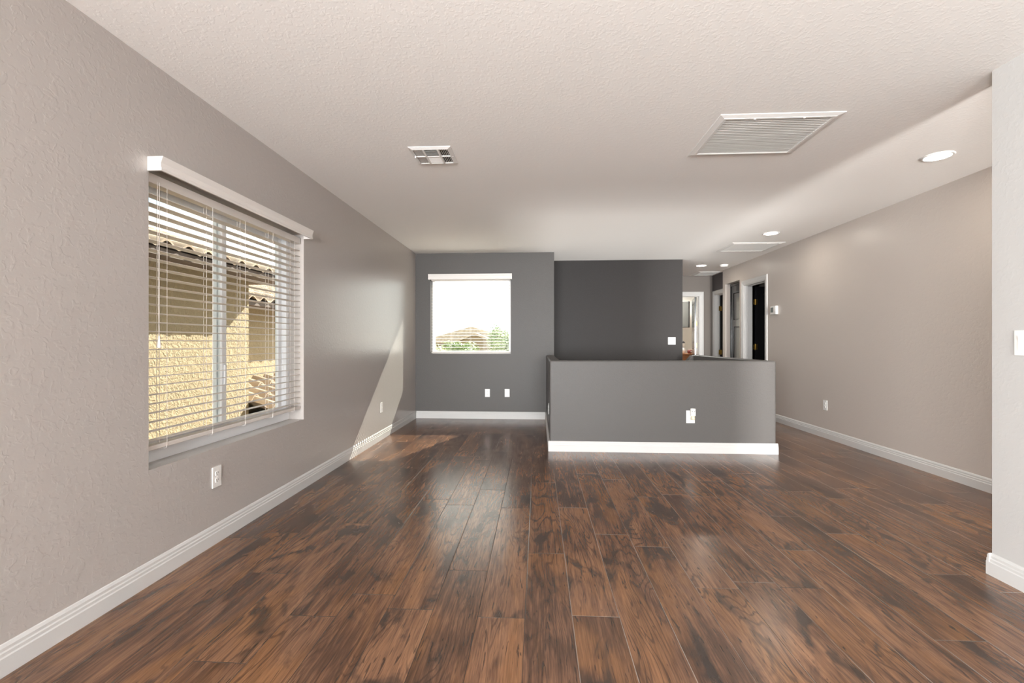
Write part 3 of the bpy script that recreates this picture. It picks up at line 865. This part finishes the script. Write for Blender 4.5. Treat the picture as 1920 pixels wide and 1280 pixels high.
# closet door set back in its plain opening
def closet_door():
    root = struct(empty('door_4', (3.515, 7.90, 0)), 'glossy black panel door set back in a plain taupe opening', 'door')
    w = .59; hh = 2.165
    fr = MB()
    fr.box(-.045, -.005, .0, .035, 0, hh).box(-.045, -.005, w - .035, w, 0, hh).box(-.045, -.005, .035, w - .035, hh - .04, hh)
    fr.build('door_frame', M['blackdoor'], root)
    lf = MB().box(-.020, .010, .036, w - .036, .01, hh - .042)
    for a, b in ((.036, .11), (w - .11, w - .036)): lf.box(-.034, -.020, a, b, .01, hh - .042)
    for c, d in ((.01, .22), (1.40, 1.52), (hh - .17, hh - .042)): lf.box(-.034, -.020, .11, w - .11, c, d)
    lo = lf.build('door_panel', M['blackdoor'], root, 0.002)
    for c, d in ((.22, 1.40), (1.52, hh - .17)):
        q = [(.11, c), (w - .11, c), (w - .11, d), (.11, d)]; i_ = .03
        r_ = [(.11 + i_, c + i_), (w - .11 - i_, c + i_), (w - .11 - i_, d - i_), (.11 + i_, d - i_)]
        MB().add([(-.0205, y, z) for y, z in q] + [(-.030, y, z) for y, z in r_], [(0, 1, 5, 4), (1, 2, 6, 5), (2, 3, 7, 6), (3, 0, 4, 7), (4, 5, 6, 7)]).build('raised_panel', M['blackdoor'], lo)
    return root
closet_door()

# ------------------------------------------------------------------ bedroom things seen through the far door
dr = tag(empty('dresser', (3.20, 10.62, 0)), 'warm brown wooden dresser in the far bedroom below the television', 'dresser')
MB().box(-.45, .40, 0, .45, .08, .83).build('carcass', M['wood'], dr, 0.003)
MB().box(-.47, .42, -.02, .47, .83, .865).build('dresser_top', M['wood'], dr, 0.004)
for k in range(3):
    d_ = MB().box(-.43, .38, -.018, .0, .10 + k * .245, .33 + k * .245).build('drawer', M['wood'], dr, 0.003)
    for x in (-.2, .15):
        MB().lathe([(.006, 0), (.006, .012), (.014, .018), (.012, .026), (0, .028)], 14).build('knob', M['brass'], d_, smooth=True, mw=Matrix.Translation((x, -.018, .215 + k * .245)) @ Matrix.Rotation(R(90), 4, 'X'))
for sx in (-.42, .35):
    for sy in (.03, .39):
        MB().box(sx, sx + .04, sy, sy + .04, 0, .08).build('foot', M['wood'], dr)
tv = tag(empty('television', (3.44, 11.15, 1.78), (0, 0, R(-40))), 'flat black television angled out from the cream bedroom wall', 'television')
MB().box(-.52, .16, 0, .07, -.31, .31).build('housing', M['tvbody'], tv, 0.004)
MB().box(-.51, .15, -.003, .001, -.295, .30).build('screen', M['tvscreen'], tv)
MB().box(-.25, -.10, .07, .14, -.10, .10).tube([(-.17, .13, 0), (-.40, .40, 0)], .02, 8).build('wall_bracket', M['tvbody'], tv)
MB().tube([(-.18, .06, -.30), (-.19, .07, -.55), (-.17, .10, -.89)], .006, 6).build('power_cord', M['ceramic'], tv)
orn = tag(empty('white_ornament', (3.325, 10.76, .865)), 'white rounded ornament standing on the dresser in the far bedroom', 'ornament')
MB().lathe([(.05, 0), (.075, .02), (.085, .07), (.06, .125), (.03, .15), (.035, .17)], 24).build('body', M['ceramic'], orn, smooth=True)
MB().lathe([(.03, .16), (.055, .19), (.06, .225), (.045, .265), (.015, .285), (0, .287)], 24).build('head', M['ceramic'], orn, smooth=True)
MB().lathe([(.058, .235), (.060, .242), (.05, .268), (.028, .284)], 24).build('dark_band', M['tvbody'], orn, smooth=True)
pot = tag(empty('red_pot', (3.475, 10.70, .865)), 'small dark red pot beside the white ornament on the dresser', 'pot')
MB().lathe([(.03, 0), (.05, .015), (.058, .045), (.05, .075), (.042, .085), (.038, .08), (.04, .06)], 24).build('body', M['red'], pot, smooth=True)
MB().box(.0, .026, -.062, -.05, .03, .065).build('painted_highlight', M['ceramic'], pot)  # small white block standing in for the highlight on the pot
cn = tag(empty('candle', (3.565, 10.76, .865)), 'short cream candle at the right end of the dresser', 'candle')
MB().lathe([(.03, 0), (.032, .004), (.032, .10), (.028, .104), (.0, .1)], 20).build('wax', M['candle'], cn, smooth=False)
MB().tube([(0, 0, .099), (.001, .001, .115)], .0015, 6).build('wick', M['slot'], cn)

struct(MB().prism([(-2.45, H + .16), (-2.45, H + .24), (2.1, 4.0), (6.6, H + .24), (6.6, H + .16)], -9.6, 7.10, lambda a, b, s: (a, s, b)).build('roof', M['fascia']), 'unseen roof of the house, added to shade the wall next door', 'roof')  # out of view, added to keep sky light off the neighbouring wall
# ------------------------------------------------------------------ outside: neighbouring house, roofs, trees
struct(MB().box(-60, 70, -30, 120, -3.2, -3.0).build('ground', M['earth']), 'tan gravel ground far below the windows', 'ground')
def tile_roof(mb, y0, y1, xe, ze, rows, dx, pitch, period=.27, sign=-1, amp=.035):
    """barrel tile courses: rows step up away from the eave at xe"""
    seg = 10
    ny = int((y1 - y0) / period * seg)
    for r_ in range(rows):
        xa, xb = xe + sign * dx * r_, xe + sign * dx * (r_ + 1.12)
        za, zb = ze + dx * r_ * pitch + .035, ze + dx * (r_ + 1.12) * pitch + .003
        vs, fs = [], []
        for j in range(ny + 1):
            y = y0 + (y1 - y0) * j / ny
            ph = (j % seg) / seg * 2 * math.pi
            wz = amp * math.cos(ph)
            vs += [(xa, y, za + wz - .022), (xa, y, za + wz), (xb, y, zb + wz)]
        for j in range(ny):
            a = j * 3
            fs += [(a, a + 3, a + 4, a + 1), (a + 1, a + 4, a + 5, a + 2)]
        mb.add(vs, fs)
nb = tag(empty('neighbouring_house', (-3.8, 3, -3.0)), 'ochre stucco house with clay tile roof right outside the large window', 'house')
def npart(mb, name, m, parent=nb, smooth=False):
    o = mb.build(name, m, None, smooth=smooth); o.data.transform(Matrix.Translation((3.8, -3, 3.0))); o.parent = parent
    return o
npart(MB().box(-9, -3.8, -6, 5.84, -3.0, 1.95), 'front_wall', M['stucco'])
npart(MB().box(-9, -4.5, 5.84, 14, -3.0, 1.72), 'recessed_wall', M['stucco'])
r1 = MB(); tile_roof(r1, -7.0, 6.26, -3.43, 2.02, 15, .36, .33); npart(r1, 'tile_roof', M['tile'], smooth=False)
npart(MB().prism([(-3.47, 1.93), (-3.47, 2.0), (-8.9, 3.80), (-8.9, 1.93)], -6.9, 6.22, lambda a, b, s: (a, s, b)), 'eave_soffit', M['fascia'])
r2 = MB(); tile_roof(r2, 6.1, 14.2, -4.08, 1.74, 10, .36, .30); npart(r2, 'rear_tile_roof', M['tile'])
npart(MB().prism([(-4.12, 1.66), (-4.12, 1.73), (-8.0, 2.80), (-8.0, 1.66)], 6.27, 14.2, lambda a, b, s: (a, s, b)), 'rear_soffit', M['fascia'])
r3 = MB(); tile_roof(r3, 5.86, 14.2, -3.3, .10, 4, .30, .38, .30, amp=.05); npart(r3, 'lower_tile_roof', M['tile'])
npart(MB().box(-4.5, -3.38, 5.86, 14.1, -3.0, .04), 'lower_wall', M['stucco2'])

# tan house beyond the back window
hs = tag(empty('distant_house', (-5.3, 48, -2.15)), 'tan house with a low gabled roof seen through the small window', 'house')
def hpart(mb, name, m, parent=hs):
    return mb.build(name, m, parent)
hpart(MB().box(-7, 5, 0, 9, -.85, 3.35), 'wall', M['stucco2'])
hpart(MB().prism([(-7.8, 3.15), (-1.75, 4.85), (-1.45, 4.85), (4.4, 3.15)], -.6, 9.6, lambda a, b, s: (a, s, b)), 'main_roof', M['tile_far'])
hpart(MB().prism([(-4.0, 3.0), (-1.0, 4.25), (2.0, 3.0), (1.5, 3.0), (-1.0, 4.02), (-3.5, 3.0)], -2.6, 0, lambda a, b, s: (a, s, b)), 'gable_roof', M['tile_far'])
hpart(MB().prism([(-3.4, -.85), (1.4, -.85), (1.4, 3.0), (-1.0, 3.98), (-3.4, 3.0)], -2.2, 0, lambda a, b, s: (a, s, b)), 'gable_wall', M['stucco'])
hpart(MB().prism([(2.6, 2.5), (4.9, 3.4), (7.2, 2.5), (6.8, 2.5), (4.9, 3.22), (3.0, 2.5)], -4.6, 0, lambda a, b, s: (a, s, b)), 'porch_roof', M['tile_far'])
hpart(MB().prism([(2.9, -.85), (6.9, -.85), (6.9, 2.5), (4.9, 3.24), (2.9, 2.5)], -4.2, 0, lambda a, b, s: (a, s, b)), 'porch_wall', M['stucco'])

def tree(name, loc, h, rx, rz, m, label, seed, n=2600):
    rnd = random.Random(seed)
    root = tag(empty(name, loc), label, 'tree', 'trees outside the small window')
    MB().tube([(0, 0, 0), (.08, .05, h * .35), (.0, .1, h * .62)], .16, 8).build('trunk', M['bark'], root)
    blobs = [(Vector((rnd.uniform(-.6, .6) * rx, rnd.uniform(-.6, .6) * rx, h - rz + rnd.uniform(-.55, .55) * rz)), rnd.uniform(.35, .6)) for _ in range(14)]
    mb = MB()
    for _ in range(n):
        c, s = rnd.choice(blobs)
        d = Vector((rnd.gauss(0, 1), rnd.gauss(0, 1), rnd.gauss(0, 1))).normalized()
        p = c + Vector((d.x * rx * s, d.y * rx * s, d.z * rz * s)) * rnd.uniform(.6, 1.0)
        q = rnd.uniform(.028, .06)
        a = d.orthogonal().normalized(); a = Matrix.Rotation(rnd.uniform(0, 6.28), 3, d) @ a; b = d.cross(a)
        tl = d * q * rnd.uniform(-.5, .5)
        mb.add([p - a * q * 1.5, p - b * q + tl, p + a * q * 1.5, p + b * q - tl], [(0, 1, 2, 3)])
    o = mb.build('crown', m, root)
    return root
tree('leafy_tree', (-1.75, 30, -3.0), 5.5, 1.6, 2.2, M['leaf'], 'tall green tree at the right edge of the small window view', 1, 16000)
tree('leafy_tree', (-2.55, 33, -3.0), 4.7, 1.2, 1.7, M['leaf2'], 'shorter olive tree beside the distant house on the right', 2, 12000)
tree('leafy_tree', (-7.6, 30, -3.0), 4.4, 1.8, 1.5, M['leaf2'], 'low olive tree at the left edge of the small window view', 3, 12000)
tree('leafy_tree', (-6.2, 36, -3.0), 4.25, 1.6, 1.4, M['leaf'], 'low green tree just left of the distant house', 4, 12000)
